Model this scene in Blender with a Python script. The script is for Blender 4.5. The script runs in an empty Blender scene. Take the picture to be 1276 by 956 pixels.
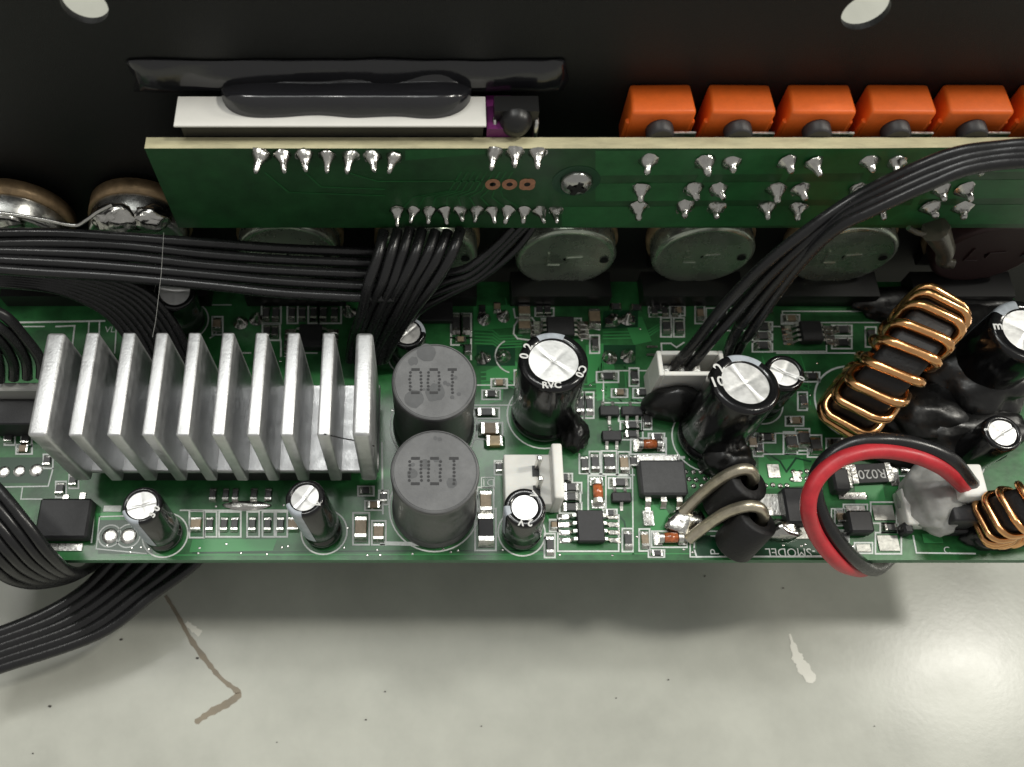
import bpy, bmesh, math, random
from mathutils import Vector, Matrix, noise
random.seed(7)
MM = 0.001                       # everything below is written in millimetres
sc = bpy.context.scene
col = sc.collection
R = math.radians

# ------------------------------------------------------------------ camera
CAM_H, TILT, FPX, CX, CY, W, H = 130.0, 25.0, 1150.0, 535.0, 478.0, 1276.0, 956.0
cd = bpy.data.cameras.new('camera'); cam = bpy.data.objects.new('camera', cd); col.objects.link(cam)
cam.location = (0, 0, CAM_H*MM); cam.rotation_euler = (R(TILT), 0, 0)
cd.sensor_fit = 'HORIZONTAL'; cd.sensor_width = 36; cd.lens = FPX/W*36
cd.shift_x = (W/2-CX)/W; cd.clip_start = 0.005; cd.clip_end = 50
cd.dof.use_dof = True; cd.dof.focus_distance = 0.127; cd.dof.aperture_fstop = 30
sc.camera = cam
# ------------------------------------------------------------------ world, lamps, exposure
w = bpy.data.worlds.new('World'); sc.world = w; w.use_nodes = True
bg = w.node_tree.nodes['Background']; bg.inputs[0].default_value = (1.0, 0.985, 0.94, 1); bg.inputs[1].default_value = 0.33
def lamp(name, loc, target, sx, sy, power, colr):
    l = bpy.data.lights.new(name, 'AREA'); l.shape = 'ELLIPSE' if sx < .5 else 'RECTANGLE'; l.size = sx; l.size_y = sy; l.energy = power; l.color = colr
    o = bpy.data.objects.new(name, l); col.objects.link(o); o.location = loc
    o.rotation_euler = (Vector(target)-Vector(loc)).to_track_quat('-Z', 'Y').to_euler(); return o
lamp('lamp_bulb', (0.690, 0.173, 1.05), (0.03, 0.05, 0), 0.10, 0.14, 4.7, (1.0, 0.97, 0.88))
lamp('overhead_light', (-0.12, 0.42, 1.40), (-.10, 0.20, 0), .70, .60, 3.4, (0.97, 1.0, 0.97))  # broad soft fill added overhead, beside the two smaller lamps
lamp('side_lamp', (1.45, 0.30, 0.85), (0.05, 0.04, 0), .30, .30, 8.0, (1.0, 0.96, 0.86))
lamp('overhead_light', (-0.52, 0.34, 1.35), (0, 0.05, 0), .12, .30, 2.9, (1.0, 0.99, 0.94))
lamp('overhead_light', (0.02, 0.60, 1.40), (0, 0.05, 0), .30, .12, 3.1, (1.0, 1.0, 0.97))
sc.view_settings.view_transform = 'Standard'; sc.view_settings.look = 'None'; sc.view_settings.exposure = 0.0; sc.view_settings.gamma = 1
sc.render.engine = 'CYCLES'; sc.cycles.use_denoising = True; sc.cycles.max_bounces = 8
sc.cycles.sample_clamp_indirect = 6; sc.cycles.caustics_reflective = False; sc.cycles.caustics_refractive = False

# ------------------------------------------------------------------ where a place in the photograph lies
s_, c_ = math.sin(R(TILT)), math.cos(R(TILT))
def ray(px, py):
    dx, dy = (px-CX)/FPX, -(py-CY)/FPX
    return Vector((dx, s_+dy*c_, -c_+dy*s_))
def P(px, py, z=0.0):            # on the level z
    d = ray(px, py); t = (z-CAM_H)/d.z
    return Vector((d.x*t, d.y*t, z))
def Q(px, py, y):                # on the upright plane y
    d = ray(px, py); t = y/d.y
    return Vector((d.x*t, y, CAM_H+d.z*t))
def K(px, py, z=0.0):            # mm for one pixel there
    return (P(px+1, py, z)-P(px, py, z)).x
def M3(p): return (p[0]*MM, p[1]*MM, p[2]*MM)

# ------------------------------------------------------------------ materials
MAT = {}
def mat(name, colr, rough=.5, metal=0., var=0., vscale=1., bump=0., bscale=8., spec=.5, coat=0., rvar=0., col2=None, emit=0, trans=0., sss=0., stretch=(1, 1, 1), alpha=1.):
    m = bpy.data.materials.new(name); m.use_nodes = True; nt = m.node_tree; N = nt.nodes; L = nt.links
    b = N['Principled BSDF']
    b.inputs['Base Color'].default_value = (*colr, 1); b.inputs['Roughness'].default_value = rough; b.inputs['Metallic'].default_value = metal
    b.inputs['Specular IOR Level'].default_value = spec; b.inputs['Coat Weight'].default_value = coat; b.inputs['Coat Roughness'].default_value = .12
    b.inputs['Transmission Weight'].default_value = trans; b.inputs['Alpha'].default_value = alpha
    if sss: b.inputs['Subsurface Weight'].default_value = sss; b.inputs['Subsurface Radius'].default_value = (.0015, .0013, .0011)
    tc = N.new('ShaderNodeTexCoord'); mp = N.new('ShaderNodeMapping'); mp.inputs['Scale'].default_value = tuple(1000*q for q in stretch)
    geo = N.new('ShaderNodeNewGeometry')
    L.new(geo.outputs['Position'], mp.inputs[0])
    if var or rvar or col2:
        n = N.new('ShaderNodeTexNoise'); n.inputs['Scale'].default_value = vscale; n.inputs['Detail'].default_value = 5; n.inputs['Roughness'].default_value = .65
        L.new(mp.outputs[0], n.inputs['Vector'])
        r = N.new('ShaderNodeValToRGB'); r.color_ramp.elements[0].position = .32; r.color_ramp.elements[1].position = .68
        a = tuple(max(0, q*(1-var)) for q in colr); bb = tuple(min(1, q*(1+var)) for q in colr)
        if col2: bb = col2
        r.color_ramp.elements[0].color = (*a, 1); r.color_ramp.elements[1].color = (*bb, 1)
        L.new(n.outputs[0], r.inputs[0]); L.new(r.outputs[0], b.inputs['Base Color'])
        if rvar:
            mr = N.new('ShaderNodeMapRange'); mr.inputs['From Min'].default_value = .3; mr.inputs['From Max'].default_value = .7
            mr.inputs['To Min'].default_value = max(.02, rough-rvar); mr.inputs['To Max'].default_value = min(1, rough+rvar)
            L.new(n.outputs[0], mr.inputs[0]); L.new(mr.outputs[0], b.inputs['Roughness'])
    if bump:
        n2 = N.new('ShaderNodeTexNoise'); n2.inputs['Scale'].default_value = bscale; n2.inputs['Detail'].default_value = 4
        L.new(mp.outputs[0], n2.inputs['Vector'])
        bp = N.new('ShaderNodeBump'); bp.inputs['Strength'].default_value = bump; bp.inputs['Distance'].default_value = .0002
        L.new(n2.outputs[0], bp.inputs['Height']); L.new(bp.outputs[0], b.inputs['Normal'])
    if emit: b.inputs['Emission Color'].default_value = (*colr, 1); b.inputs['Emission Strength'].default_value = emit
    MAT[name] = m; return m
mat('table', (.472, .478, .425), .21, var=.10, vscale=.06, bump=.03, bscale=1.2, rvar=.03, spec=.16)
mat('panel', (.0075, .008, .0075), .5, bump=.25, bscale=6, spec=.35, var=.2, vscale=1.5)
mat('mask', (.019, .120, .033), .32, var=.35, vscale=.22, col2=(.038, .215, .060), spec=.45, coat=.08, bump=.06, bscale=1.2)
mat('mask_dark', (.007, .058, .022), .3, spec=.45)
mat('mask_light', (.05, .30, .085), .32, spec=.45)
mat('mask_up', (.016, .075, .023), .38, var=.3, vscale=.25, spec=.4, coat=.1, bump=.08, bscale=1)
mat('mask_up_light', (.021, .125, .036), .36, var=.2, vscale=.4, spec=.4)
mat('fibre', (.52, .48, .30), .6, var=.22, vscale=.7, bump=.3, bscale=5, stretch=(.25, 1, 2))
mat('fibre_green', (.05, .16, .075), .55, var=.2, vscale=1, bump=.2, bscale=4)
mat('silk', (.78, .82, .78), .6, var=.12, vscale=3)
mat('solder', (.58, .57, .54), .21, metal=1., bump=.35, bscale=1.4, rvar=.08, var=.12, vscale=1.2)
mat('tin', (.74, .73, .69), .34, metal=1., bump=.3, bscale=2.5, rvar=.1, var=.12, vscale=1.5)
mat('alu', (.63, .635, .64), .44, metal=.82, bump=.16, bscale=3.5, rvar=.1, var=.10, vscale=.6)
mat('alu_top', (.90, .90, .89), .42, metal=.7, rvar=.08, var=.04, vscale=.8, bump=.08, bscale=2)
mat('sleeve', (.008, .008, .009), .16, spec=.5, bump=.25, bscale=.45, rvar=.06)
mat('stripe', (.46, .50, .55), .35, var=.15, vscale=1)
mat('ink', (.72, .72, .70), .5, var=.1, vscale=3)
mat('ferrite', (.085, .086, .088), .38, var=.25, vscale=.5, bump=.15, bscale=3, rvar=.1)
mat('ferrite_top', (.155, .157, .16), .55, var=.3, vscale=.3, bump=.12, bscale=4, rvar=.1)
mat('ferrite_smudge', (.085, .087, .09), .5, var=.15, vscale=.8)
mat('dot', (.03, .03, .032), .6)
mat('wire', (.013, .013, .014), .29, spec=.5, bump=.12, bscale=1.5, rvar=.08)
mat('wire_red', (.50, .030, .040), .38, spec=.45, bump=.15, bscale=.9, var=.18, vscale=.4, rvar=.08)
mat('copper', (.86, .46, .20), .22, metal=1., bump=.1, bscale=2, var=.15, vscale=.6)
mat('copper_pad', (.55, .27, .17), .5, metal=.7, var=.2, vscale=2)
mat('core', (.008, .0075, .008), .55, bump=.4, bscale=2)
mat('chip', (.020, .020, .022), .5, bump=.15, bscale=9, var=.2, vscale=2)
mat('chip_grey', (.055, .056, .058), .55, bump=.25, bscale=8, var=.15, vscale=1.5)
mat('resistor', (.05, .05, .05), .4, var=.3, vscale=1)
mat('ceramic', (.34, .26, .17), .45, var=.2, vscale=1.5)
mat('ceramic_gold', (.58, .43, .22), .4, var=.12, vscale=1.5)
mat('glass_orange', (.52, .14, .045), .12, spec=.6, coat=.5, var=.5, vscale=1.6)
mat('nylon', (.88, .87, .82), .42, sss=.25, var=.03, vscale=.5, bump=.05, bscale=2)
mat('nylon_grey', (.42, .42, .40), .5)
mat('lcd_white', (.86, .85, .80), .5, var=.02, vscale=.4)
mat('lcd_black', (.012, .012, .012), .35)
mat('purple', (.16, .02, .13), .35)
mat('tape', (.015, .015, .018), .17, spec=.8, bump=.35, bscale=.35, rvar=.05)
mat('orange', (.95, .165, .018), .46, var=.06, vscale=.8, bump=.12, bscale=4, sss=.05)
mat('stem', (.035, .033, .035), .45)
mat('steel', (.50, .50, .48), .26, metal=1., bump=.2, bscale=.6, rvar=.1, var=.12, vscale=.3)
mat('steel_back', (.50, .56, .46), .27, metal=.8, bump=.15, bscale=.5, rvar=.1, var=.12, vscale=.25)
mat('brass', (.36, .25, .14), .42, metal=.4, var=.35, vscale=.5, bump=.3, bscale=1.2)
mat('hole', (.004, .004, .004), .7)
mat('glue', (.42, .42, .40), .38, sss=.4, bump=.5, bscale=.7, var=.1, vscale=.5)
mat('glue_clear', (.20, .18, .14), .22, trans=.6, bump=.4, bscale=.8)
mat('glue_black', (.009, .009, .009), .34, bump=.5, bscale=.5, rvar=.1)
mat('lead', (.60, .54, .42), .34, metal=.85, bump=.25, bscale=1.5, var=.2, vscale=.6)
mat('tin_dull', (.40, .40, .37), .45, metal=.9, bump=.3, bscale=1.5, var=.2, vscale=.8)
mat('stain', (.27, .20, .13), .6, var=.25, vscale=.6, alpha=.5, spec=.1)
mat('chip_white', (.72, .71, .64), .5)
mat('speck', (.05, .045, .04), .8)
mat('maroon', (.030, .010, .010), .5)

# ------------------------------------------------------------------ builders
def tag(o, label=None, cat=None, group=None, kind=None):
    if label: o['label'] = label
    if cat: o['category'] = cat
    if group: o['group'] = group
    if kind: o['kind'] = kind
    return o
def thing(name, loc, label, cat, group=None, rotz=0.):
    o = bpy.data.objects.new(name, None); col.objects.link(o); o.empty_display_size = .002
    o.location = M3(loc); o.rotation_euler = (0, 0, rotz); tag(o, label, cat, group); return o
def link(name, me, parent=None, loc=None, rot=None):
    o = bpy.data.objects.new(name, me); col.objects.link(o)
    if parent is not None: o.parent = parent
    if loc is not None: o.location = M3(loc)
    if rot is not None: o.rotation_euler = rot
    return o
class MB:
    def __init__(s): s.v = []; s.f = []; s.m = []; s.sm = []
    def add(s, vs, fs, mi=0, smooth=False):
        o = len(s.v); s.v += [tuple(v) for v in vs]
        for f in fs: s.f.append(tuple(i+o for i in f)); s.m.append(mi); s.sm.append(smooth)
    def box(s, c, d, mi=0, rz=0.):
        x, y, z = d[0]/2, d[1]/2, d[2]/2
        ca, sa = math.cos(rz), math.sin(rz)
        vs = [(c[0]+a*ca-b*sa, c[1]+a*sa+b*ca, c[2]+e) for a, b, e in ((-x,-y,-z),(x,-y,-z),(x,y,-z),(-x,y,-z),(-x,-y,z),(x,-y,z),(x,y,z),(-x,y,z))]
        s.add(vs, [(0,3,2,1),(4,5,6,7),(0,1,5,4),(1,2,6,5),(2,3,7,6),(3,0,4,7)], mi)
    def lathe(s, prof, n=32, mi=0, c=(0,0,0), axis='z', smooth=True, close=True, tilt=(0,0)):
        vs = []
        for r, z in prof:
            for i in range(n):
                a = 2*math.pi*i/n
                q = (r*math.cos(a), r*math.sin(a), z)
                if axis == 'y': q = (q[0], -q[2], q[1])
                vs.append((c[0]+q[0]+tilt[0]*q[2], c[1]+q[1]+tilt[1]*q[2], c[2]+q[2]))
        fs = [(j*n+i, j*n+(i+1) % n, (j+1)*n+(i+1) % n, (j+1)*n+i) for j in range(len(prof)-1) for i in range(n)]
        s.add(vs, fs, mi, smooth)
        if close:
            s.add(vs[:n], [tuple(range(n))[::-1]], mi); s.add(vs[-n:], [tuple(range(n))], mi)
    def tube(s, pts, r, n=8, mi=0, caps=True, closed=False, taper=None):
        pts = [Vector(p) for p in pts]; m = len(pts); fr = None; vs = []
        for i, p in enumerate(pts):
            a = pts[(i-1) % m] if (closed or i) else p; b = pts[(i+1) % m] if (closed or i < m-1) else p
            t = (b-a).normalized()
            if fr is None:
                up = Vector((0,0,1)) if abs(t.z) < .9 else Vector((1,0,0)); fr = t.cross(up).normalized()
            else:
                fr = (fr-t*fr.dot(t)).normalized()
            g = t.cross(fr); rr = r*(taper[i] if taper else 1)
            for k in range(n):
                an = 2*math.pi*k/n; vs.append(p+fr*math.cos(an)*rr+g*math.sin(an)*rr)
        fs = [(j*n+k, j*n+(k+1) % n, ((j+1) % m)*n+(k+1) % n, ((j+1) % m)*n+k) for j in range(m if closed else m-1) for k in range(n)]
        s.add(vs, fs, mi, True)
        if caps and not closed:
            s.add(vs[:n], [tuple(range(n))], mi); s.add(vs[-n:], [tuple(range(n))[::-1]], mi)
    def strip(s, pts, wd, z=None, mi=0, closed=False):     # flat line on a level surface
        pts = [Vector(p) for p in pts]; m = len(pts)
        for i in range(m if closed else m-1):
            a, b = pts[i].copy(), pts[(i+1) % m].copy(); t = (b-a); t.z = 0
            if t.length < 1e-6: continue
            t.normalize(); q = Vector((-t.y, t.x, 0))*wd/2; e = t*wd/2*.98
            zz = z if z is not None else a.z
            dz = (i % 2)*.004
            vs = [a-e-q, b+e-q, b+e+q, a-e+q]
            for v in vs: v.z = zz+dz
            s.add(vs, [(0,1,2,3)], mi)
    def mesh(s, name, mats):
        me = bpy.data.meshes.new(name)
        me.from_pydata([M3(v) for v in s.v], [], s.f)
        for m in (mats if isinstance(mats, (list, tuple)) else [mats]): me.materials.append(MAT[m])
        me.polygons.foreach_set('material_index', s.m); me.polygons.foreach_set('use_smooth', s.sm)
        me.update(); return me
    def build(s, name, mats, parent=None, loc=None, rot=None): return link(name, s.mesh(name, mats), parent, loc, rot)
_bc = {}
def bevel_box(dx, dy, dz, bev, m, seg=1, name='box'):
    k = (round(dx, 2), round(dy, 2), round(dz, 2), bev, m, seg)
    if k in _bc: return _bc[k]
    bm = bmesh.new(); bmesh.ops.create_cube(bm, size=1)
    for v in bm.verts: v.co = Vector((v.co.x*dx, v.co.y*dy, v.co.z*dz))*MM
    if bev: bmesh.ops.bevel(bm, geom=bm.edges[:], offset=bev*MM, segments=seg, affect='EDGES', profile=.5)
    me = bpy.data.meshes.new(name); bm.to_mesh(me); bm.free(); me.materials.append(MAT[m])
    if seg > 1:
        for p in me.polygons: p.use_smooth = True
    _bc[k] = me; return me
def spline(pts, sub=6, closed=False):
    pts = [Vector(p) for p in pts]; n = len(pts); out = []
    for i in range(n if closed else n-1):
        g = lambda j: pts[j % n] if closed else pts[max(0, min(n-1, j))]
        p0, p1, p2, p3 = g(i-1), g(i), g(i+1), g(i+2)
        for k in range(sub):
            t = k/sub
            out.append(.5*((2*p1)+(p2-p0)*t+(2*p0-5*p1+4*p2-p3)*t*t+(3*p1-p0-3*p2+p3)*t*t*t))
    if not closed: out.append(pts[-1])
    return out
def text_mesh(txt, size, m, bold=0.):
    cu = bpy.data.curves.new('lettering', 'FONT'); cu.body = txt; cu.size = size*MM; cu.align_x = 'CENTER'; cu.align_y = 'CENTER'; cu.resolution_u = 3; cu.offset = bold*MM
    o = bpy.data.objects.new('lettering', cu); col.objects.link(o)
    bpy.context.view_layer.update()
    me = bpy.data.meshes.new_from_object(o.evaluated_get(bpy.context.evaluated_depsgraph_get()))
    bpy.data.objects.remove(o); bpy.data.curves.remove(cu); me.materials.clear(); me.materials.append(MAT[m]); me.name = 'lettering'
    return me
def blob(name, c, d, m, seed=0, amp=.25, freq=.35, sub=3, parent=None, flat=None):
    bm = bmesh.new(); bmesh.ops.create_icosphere(bm, subdivisions=sub, radius=1)
    for v in bm.verts:
        n = v.co.normalized(); k = 1+amp*noise.noise(n*1.6+Vector((seed*3.1, seed, 0)))+amp*.5*noise.noise(n*4+Vector((seed, 7, seed)))
        q = Vector((n.x*d[0], n.y*d[1], n.z*d[2]))*k
        if flat is not None: q.z = max(q.z, flat)
        v.co = q*MM
    me = bpy.data.meshes.new(name); bm.to_mesh(me); bm.free(); me.materials.append(MAT[m])
    for p in me.polygons: p.use_smooth = True
    return link(name, me, parent, c)

# ================================================================== the setting
TZ = -28.0
b = MB(); b.add([(-900,-500,TZ),(900,-500,TZ),(900,1100,TZ),(-900,1100,TZ),(-900,-500,TZ-20),(900,-500,TZ-20),(900,1100,TZ-20),(-900,1100,TZ-20)],
      [(0,1,2,3),(4,7,6,5),(0,4,5,1),(1,5,6,2),(2,6,7,3),(3,7,4,0)])
table = b.build('tabletop', 'table'); tag(table, 'pale greenish white glossy tabletop under the amplifier', 'tabletop', kind='structure')
def patch(name, pts, m, z, parent):         # ragged flat mark lying on the table
    b = MB(); b.add([P(x+random.uniform(-.8, .8), y+random.uniform(-.8, .8), z) for x, y in pts], [tuple(range(len(pts)))[::-1]])
    return b.build(name, m, parent)
def ragged_line(name, pts, wid, m, z, parent):
    c = spline([(x, y, 0) for x, y in pts], 6); l, r = [], []
    ws = [wid[min(len(wid)-1, int(i/6))] for i in range(len(c))]
    for i, p in enumerate(c):
        t = (c[min(i+1, len(c)-1)]-c[max(i-1, 0)]).normalized(); q = Vector((-t.y, t.x, 0)); hw = ws[i]*.5*random.uniform(.75, 1.25)
        l.append(p+q*hw); r.append(p-q*hw)
    b = MB(); n = len(c)
    b.add([P(p.x, p.y, z) for p in l+r], [(i, i+1, n+i+1, n+i) for i in range(n-1)]); return b.build(name, m, parent)
o = ragged_line('stain', [(206, 742), (222, 768), (238, 797), (256, 822), (275, 845), (294, 860), (297, 866), (283, 877), (262, 888), (243, 901)], [5, 6, 7, 6, 6, 8, 9, 9, 7, 3], 'stain', TZ+.05, table)
tag(o, 'brown hooked glue stain on the tabletop')
o = ragged_line('scratch', [(984, 790), (988, 803), (993, 818), (1001, 832), (1014, 850)], [3, 8, 13, 14, 5], 'chip_white', TZ+.05, table); tag(o, 'pale chipped scratch on the tabletop')
o = ragged_line('scratch', [(232, 776), (240, 783), (250, 790)], [7, 8, 6], 'chip_white', TZ+.05, table); tag(o, 'short white scratch crossing the brown stain')
for x, y, sz in [(62,880,5),(246,820,5),(456,897,3),(480,862,3),(833,847,3),(878,718,3),(976,733,3),(41,939,3),(768,870,2.5),(151,797,5),(600,905,2),(345,925,2),(1090,905,2)]:
    k = K(x, y, TZ); bl = blob('speck', P(x, y, TZ+.1), (sz*k*.45, sz*k*.3, .15), 'speck', seed=x, amp=.6, sub=1, parent=table)

# ---- front panel of the amplifier, seen from inside
PY = 82.0
def plate_with_holes(name, x0, x1, z0, z1, y0, y1, holes, m):
    bm = bmesh.new(); loops = [[(x0, z0), (x1, z0), (x1, z1), (x0, z1)]]+holes; edges = []
    for lp in loops:
        vs = [bm.verts.new((x*MM, y0*MM, z*MM)) for x, z in lp]
        edges += [bm.edges.new((vs[i], vs[(i+1) % len(vs)])) for i in range(len(vs))]
    bmesh.ops.triangle_fill(bm, use_beauty=True, edges=edges)
    g = bmesh.ops.extrude_face_region(bm, geom=bm.faces[:])
    for v in [e for e in g['geom'] if isinstance(e, bmesh.types.BMVert)]: v.co.y = y1*MM
    bmesh.ops.recalc_face_normals(bm, faces=bm.faces[:])
    me = bpy.data.meshes.new(name); bm.to_mesh(me); bm.free(); me.materials.append(MAT[m]); return me
holes = []
for hx, hy in ((105, 7), (1079, 15)):
    c = Q(hx, hy, PY); holes.append([(c.x+2.6*math.cos(a*math.pi/16), c.z+2.6*math.sin(a*math.pi/16)) for a in range(32)])
BTN = [828, 927, 1027, 1127, 1224, 1322]
bx = [P(px, 140, 42).x for px in BTN]
fp = link('front_panel', plate_with_holes('front_panel', -150, 170, TZ, 58.4, PY, PY+.9, holes, 'panel'))
tag(fp, 'black metal front panel with two round holes behind the boards', 'panel')

# ================================================================== upper board (buttons and display)
UY = 74.0; UT = 1.7
uz0 = Q(400, 284, UY).z; uz1 = Q(400, 185, UY).z; ux0 = Q(180, 185, UY).x
ub = thing('circuit_board', ((ux0+85)/2, UY, uz0), 'upright green button circuit board with cream edge and solder joints', 'circuit board')
UBO = Vector(((ux0+85)/2, UY, uz0))
def up(o): o.location = o.location-Vector(M3(UBO)); return o
b = MB(); x0, x1 = ux0, 92.0
b.add([(x0, UY, uz0), (x1, UY, uz0), (x1, UY, uz1), (x0, UY, uz1), (x0, UY+UT, uz0), (x1, UY+UT, uz0), (x1, UY+UT, uz1), (x0, UY+UT, uz1)],
      [(0,1,2,3), (5,4,7,6)], 0)
b.add([(x0, UY, uz0), (x1, UY, uz0), (x1, UY, uz1), (x0, UY, uz1), (x0, UY+UT, uz0), (x1, UY+UT, uz0), (x1, UY+UT, uz1), (x0, UY+UT, uz1)],
      [(3,2,6,7), (0,4,5,1), (0,3,7,4), (1,5,6,2)], 1)
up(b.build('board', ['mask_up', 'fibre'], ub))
def on_up(pts, off=.03): return [Q(x, y, UY-off) for x, y in pts]
b = MB()
for poly in ([(742, 188), (1276, 183), (1276, 214), (742, 219)], [(742, 229), (1276, 224), (1276, 247), (742, 251)], [(700, 258), (1276, 255), (1276, 279), (745, 283), (700, 282)],
             [(505, 187), (605, 187), (605, 192), (505, 200)]):
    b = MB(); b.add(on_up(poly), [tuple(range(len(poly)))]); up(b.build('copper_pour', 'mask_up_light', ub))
b = MB()
def vline(pts, wd, off=.05):
    for (xa, ya), (xb, yb) in zip(pts[:-1], pts[1:]):
        a, c = Q(xa, ya, UY-off), Q(xb, yb, UY-off); t = (c-a).normalized(); q = Vector((-t.z, 0, t.x))*wd/2
        b.add([a-q, c-q, c+q, a+q], [(0,1,2,3)])
for k in range(9):
    vline([(500+k*19, 262), (515+k*14, 246), (560+k*8, 238), (575+k*8, 214)], .22)
vline([(330, 215), (360, 240), (480, 244)], .25); vline([(380, 215), (400, 233), (480, 236)], .25); vline([(436, 216), (470, 226), (600, 226)], .25)
for bxp in (877, 981, 1082, 1160): vline([(bxp, 215), (bxp-14, 240), (bxp-28, 272)], .9)
up(tag(b.build('copper_trace', 'mask_up_light', ub), kind='stuff'))
# solder joints: three shapes shared by all
JM = []
for v in range(4):
    random.seed(40+v); b = MB()
    b.lathe([(.95, 0), (.9, .12), (.62, .5), (.42, .95), (.34, 1.25), (.30, 1.75), (.16, 1.95)], 10, axis='y')
    b.v = [(x*(1+random.uniform(-.18, .18)), y, z*(1+random.uniform(-.18, .18))) for x, y, z in b.v]; JM.append(b.mesh('solder_joint', 'solder'))
random.seed(11)
def ujoint(px, py, s=1., ln=1.):
    c = Q(px, py, UY-.02); o = link('solder_joint', random.choice(JM), ub, c); s *= 1.28; o.scale = (s*random.uniform(.9, 1.1), ln*random.uniform(.95, 1.25), s*random.uniform(.9, 1.15)); o.rotation_euler = (random.uniform(-.15, .15), random.uniform(0, 6.28), random.uniform(-.2, .2)); up(o)
for i, x in enumerate((325, 352, 380, 408, 436, 464, 491)): ujoint(x, 192+i*.5, .95, 1.25)
for i in range(11): ujoint(495+i*19.75, 262, .82, 1.05)
for x in (615, 642, 670): ujoint(x, 190, .95, 1.25)
for k in range(5):
    dx = k*102.5
    if k == 0:
        for x, y in ((807, 200), (798, 235), (795, 258)): ujoint(x, y, 1.05, .9)
    else:
        for x, y in ((776+dx, 201), (809+dx, 202), (762+dx, 235), (793+dx, 235), (750+dx, 257), (789+dx, 258)): ujoint(x, y, 1.1, .9)
# three bare copper pads with holes
for i, x in enumerate((614, 635, 657)):
    b = MB(); n = 16; vs = []
    sq = .18 if i == 2 else 0
    for a in range(n):
        an = 2*math.pi*a/n; ex = 1.0; r_ = 1.0+(sq*abs(math.sin(2*an)) if i == 2 else 0)
        vs.append((r_*math.cos(an), 0, 1.15*r_*math.sin(an)))
    vs += [(.42*math.cos(2*math.pi*a/n), 0, .42*math.sin(2*math.pi*a/n)) for a in range(n)]
    b.add(vs, [(a, (a+1) % n, n+(a+1) % n, n+a) for a in range(n)], 0); b.add([(v[0], .01, v[2]) for v in vs[n:]], [tuple(range(n))], 1)
    up(b.build('copper_pad', ['copper_pad', 'hole'], ub, Q(x, 230, UY-.06)))
# crosshead screw through the upper board
sp = Q(718, 226, UY-.05); st = thing('screw', sp, 'crosshead steel screw in the upright green board', 'screw')
b = MB(); b.lathe([(2.1, 0), (2.1, .35), (1.9, .75), (1.4, 1.1), (.95, 1.25)], 24, axis='y', close=False)
b.lathe([(.95, 1.25), (.6, .5), (.05, .3)], 24, axis='y', close=False); b.build('head', 'steel', st)
b = MB(); b.box((0, -1.15, 0), (2.5, .35, .7)); b.box((0, -1.151, 0), (.7, .35, 2.5)); b.build('cross_recess', 'hole', st, rot=(0, .35, 0))
b = MB(); b.lathe([(3.1, 0), (3.1, .04)], 28, axis='y'); up(b.build('screw_pad', 'mask_dark', ub, sp+Vector((0, .04, 0))))

# ---- display module between the upper board and the panel
l0, l1 = P(216, 157, 42), P(606, 157, 42); ly1 = P(216, 120, 42).y
lc = Vector(((l0.x+l1.x)/2, l0.y, uz0)); lt = thing('lcd_display', lc, 'white edged display module behind the upright green board', 'display')
wd = l1.x-l0.x; dp = ly1-l0.y
link('backlight_frame', bevel_box(wd, dp, .3, .06, 'lcd_white'), lt, (0, dp/2, 42-.15-uz0))
link('display_back', bevel_box(wd-1.0, dp-.6, 12, 0, 'lcd_black'), lt, (0.2, dp/2+.1, 42-.3-6.02-uz0))
b = MB(); p0 = P(607, 164, 41.0); p1 = P(637, 118, 41.6)
b.box(((p0.x+p1.x)/2, (p0.y+p1.y)/2+.4, 36.5), (p1.x-p0.x, p1.y-p0.y, 9)); o = b.build('film', 'purple', lt); o.location = -lc*MM; tag(o, 'purple film at the end of the display')
b = MB()
for i, x in enumerate((333, 358, 386, 413, 466, 493)): b.lathe([(.32, 0), (.3, .9), (.1, 1.2)], 8, c=P(x, 168, 39.9)+Vector((0, .9, -.4)))
o = b.build('pin', 'tin', lt); o.location = -lc*MM; tag(o, kind='stuff')

# ---- glossy black tape over the display's edge
def tape_sheet(name, rows, m, label, nx=60):
    # rows: list of (px list of edge line per x fraction) as function f(t)->Vector
    b = MB(); n = len(rows); vs = []
    for j in range(n):
        for i in range(nx+1): vs.append(rows[j](i/nx))
    b.add(vs, [(j*(nx+1)+i, j*(nx+1)+i+1, (j+1)*(nx+1)+i+1, (j+1)*(nx+1)+i) for j in range(n-1) for i in range(nx)], 0, True)
    o = b.build(name, m); tag(o, label, 'tape')
    sm = o.modifiers.new('thickness', 'SOLIDIFY'); sm.thickness = .00025; return o
def trow(pa, pb, y, zoff, wob, sd):
    A, B = Q(pa[0], pa[1], y), Q(pb[0], pb[1], y)
    def f(t):
        p = A.lerp(B, t); e = min(1, t/.06, (1-t)/.05)**.6; n1 = noise.noise(Vector((t*5+sd*.35, sd*.35, 0))); n2 = noise.noise(Vector((t*11+sd*.5, 4, sd*.5)))
        return Vector((p.x+(1-e)*1.5*n2, p.y-abs(zoff)*e*max(.25, 1+.75*n1+.35*n2), p.z+wob*n1+.25*n2))
    return f
tape_sheet('black_tape', [trow((166, 74), (700, 74), PY-.05, 0.0, .2, 1), trow((163, 77), (704, 77), PY-.1, .25, .35, 1), trow((163, 86), (704, 86), PY-.1, .7, .5, 2), trow((163, 98), (704, 98), PY-.1, 1.0, .8, 3),
    trow((166, 106), (702, 106), PY-.1, .8, 1.2, 4), trow((166, 109), (702, 109), PY-.05, .0, 1.1, 4)], 'tape', 'glossy black tape strip along the inside of the front panel')
b = MB(); nx, nv = 72, 14; vs = []
A, B = P(273, 128, 42.1), P(590, 128, 42.1)
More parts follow.
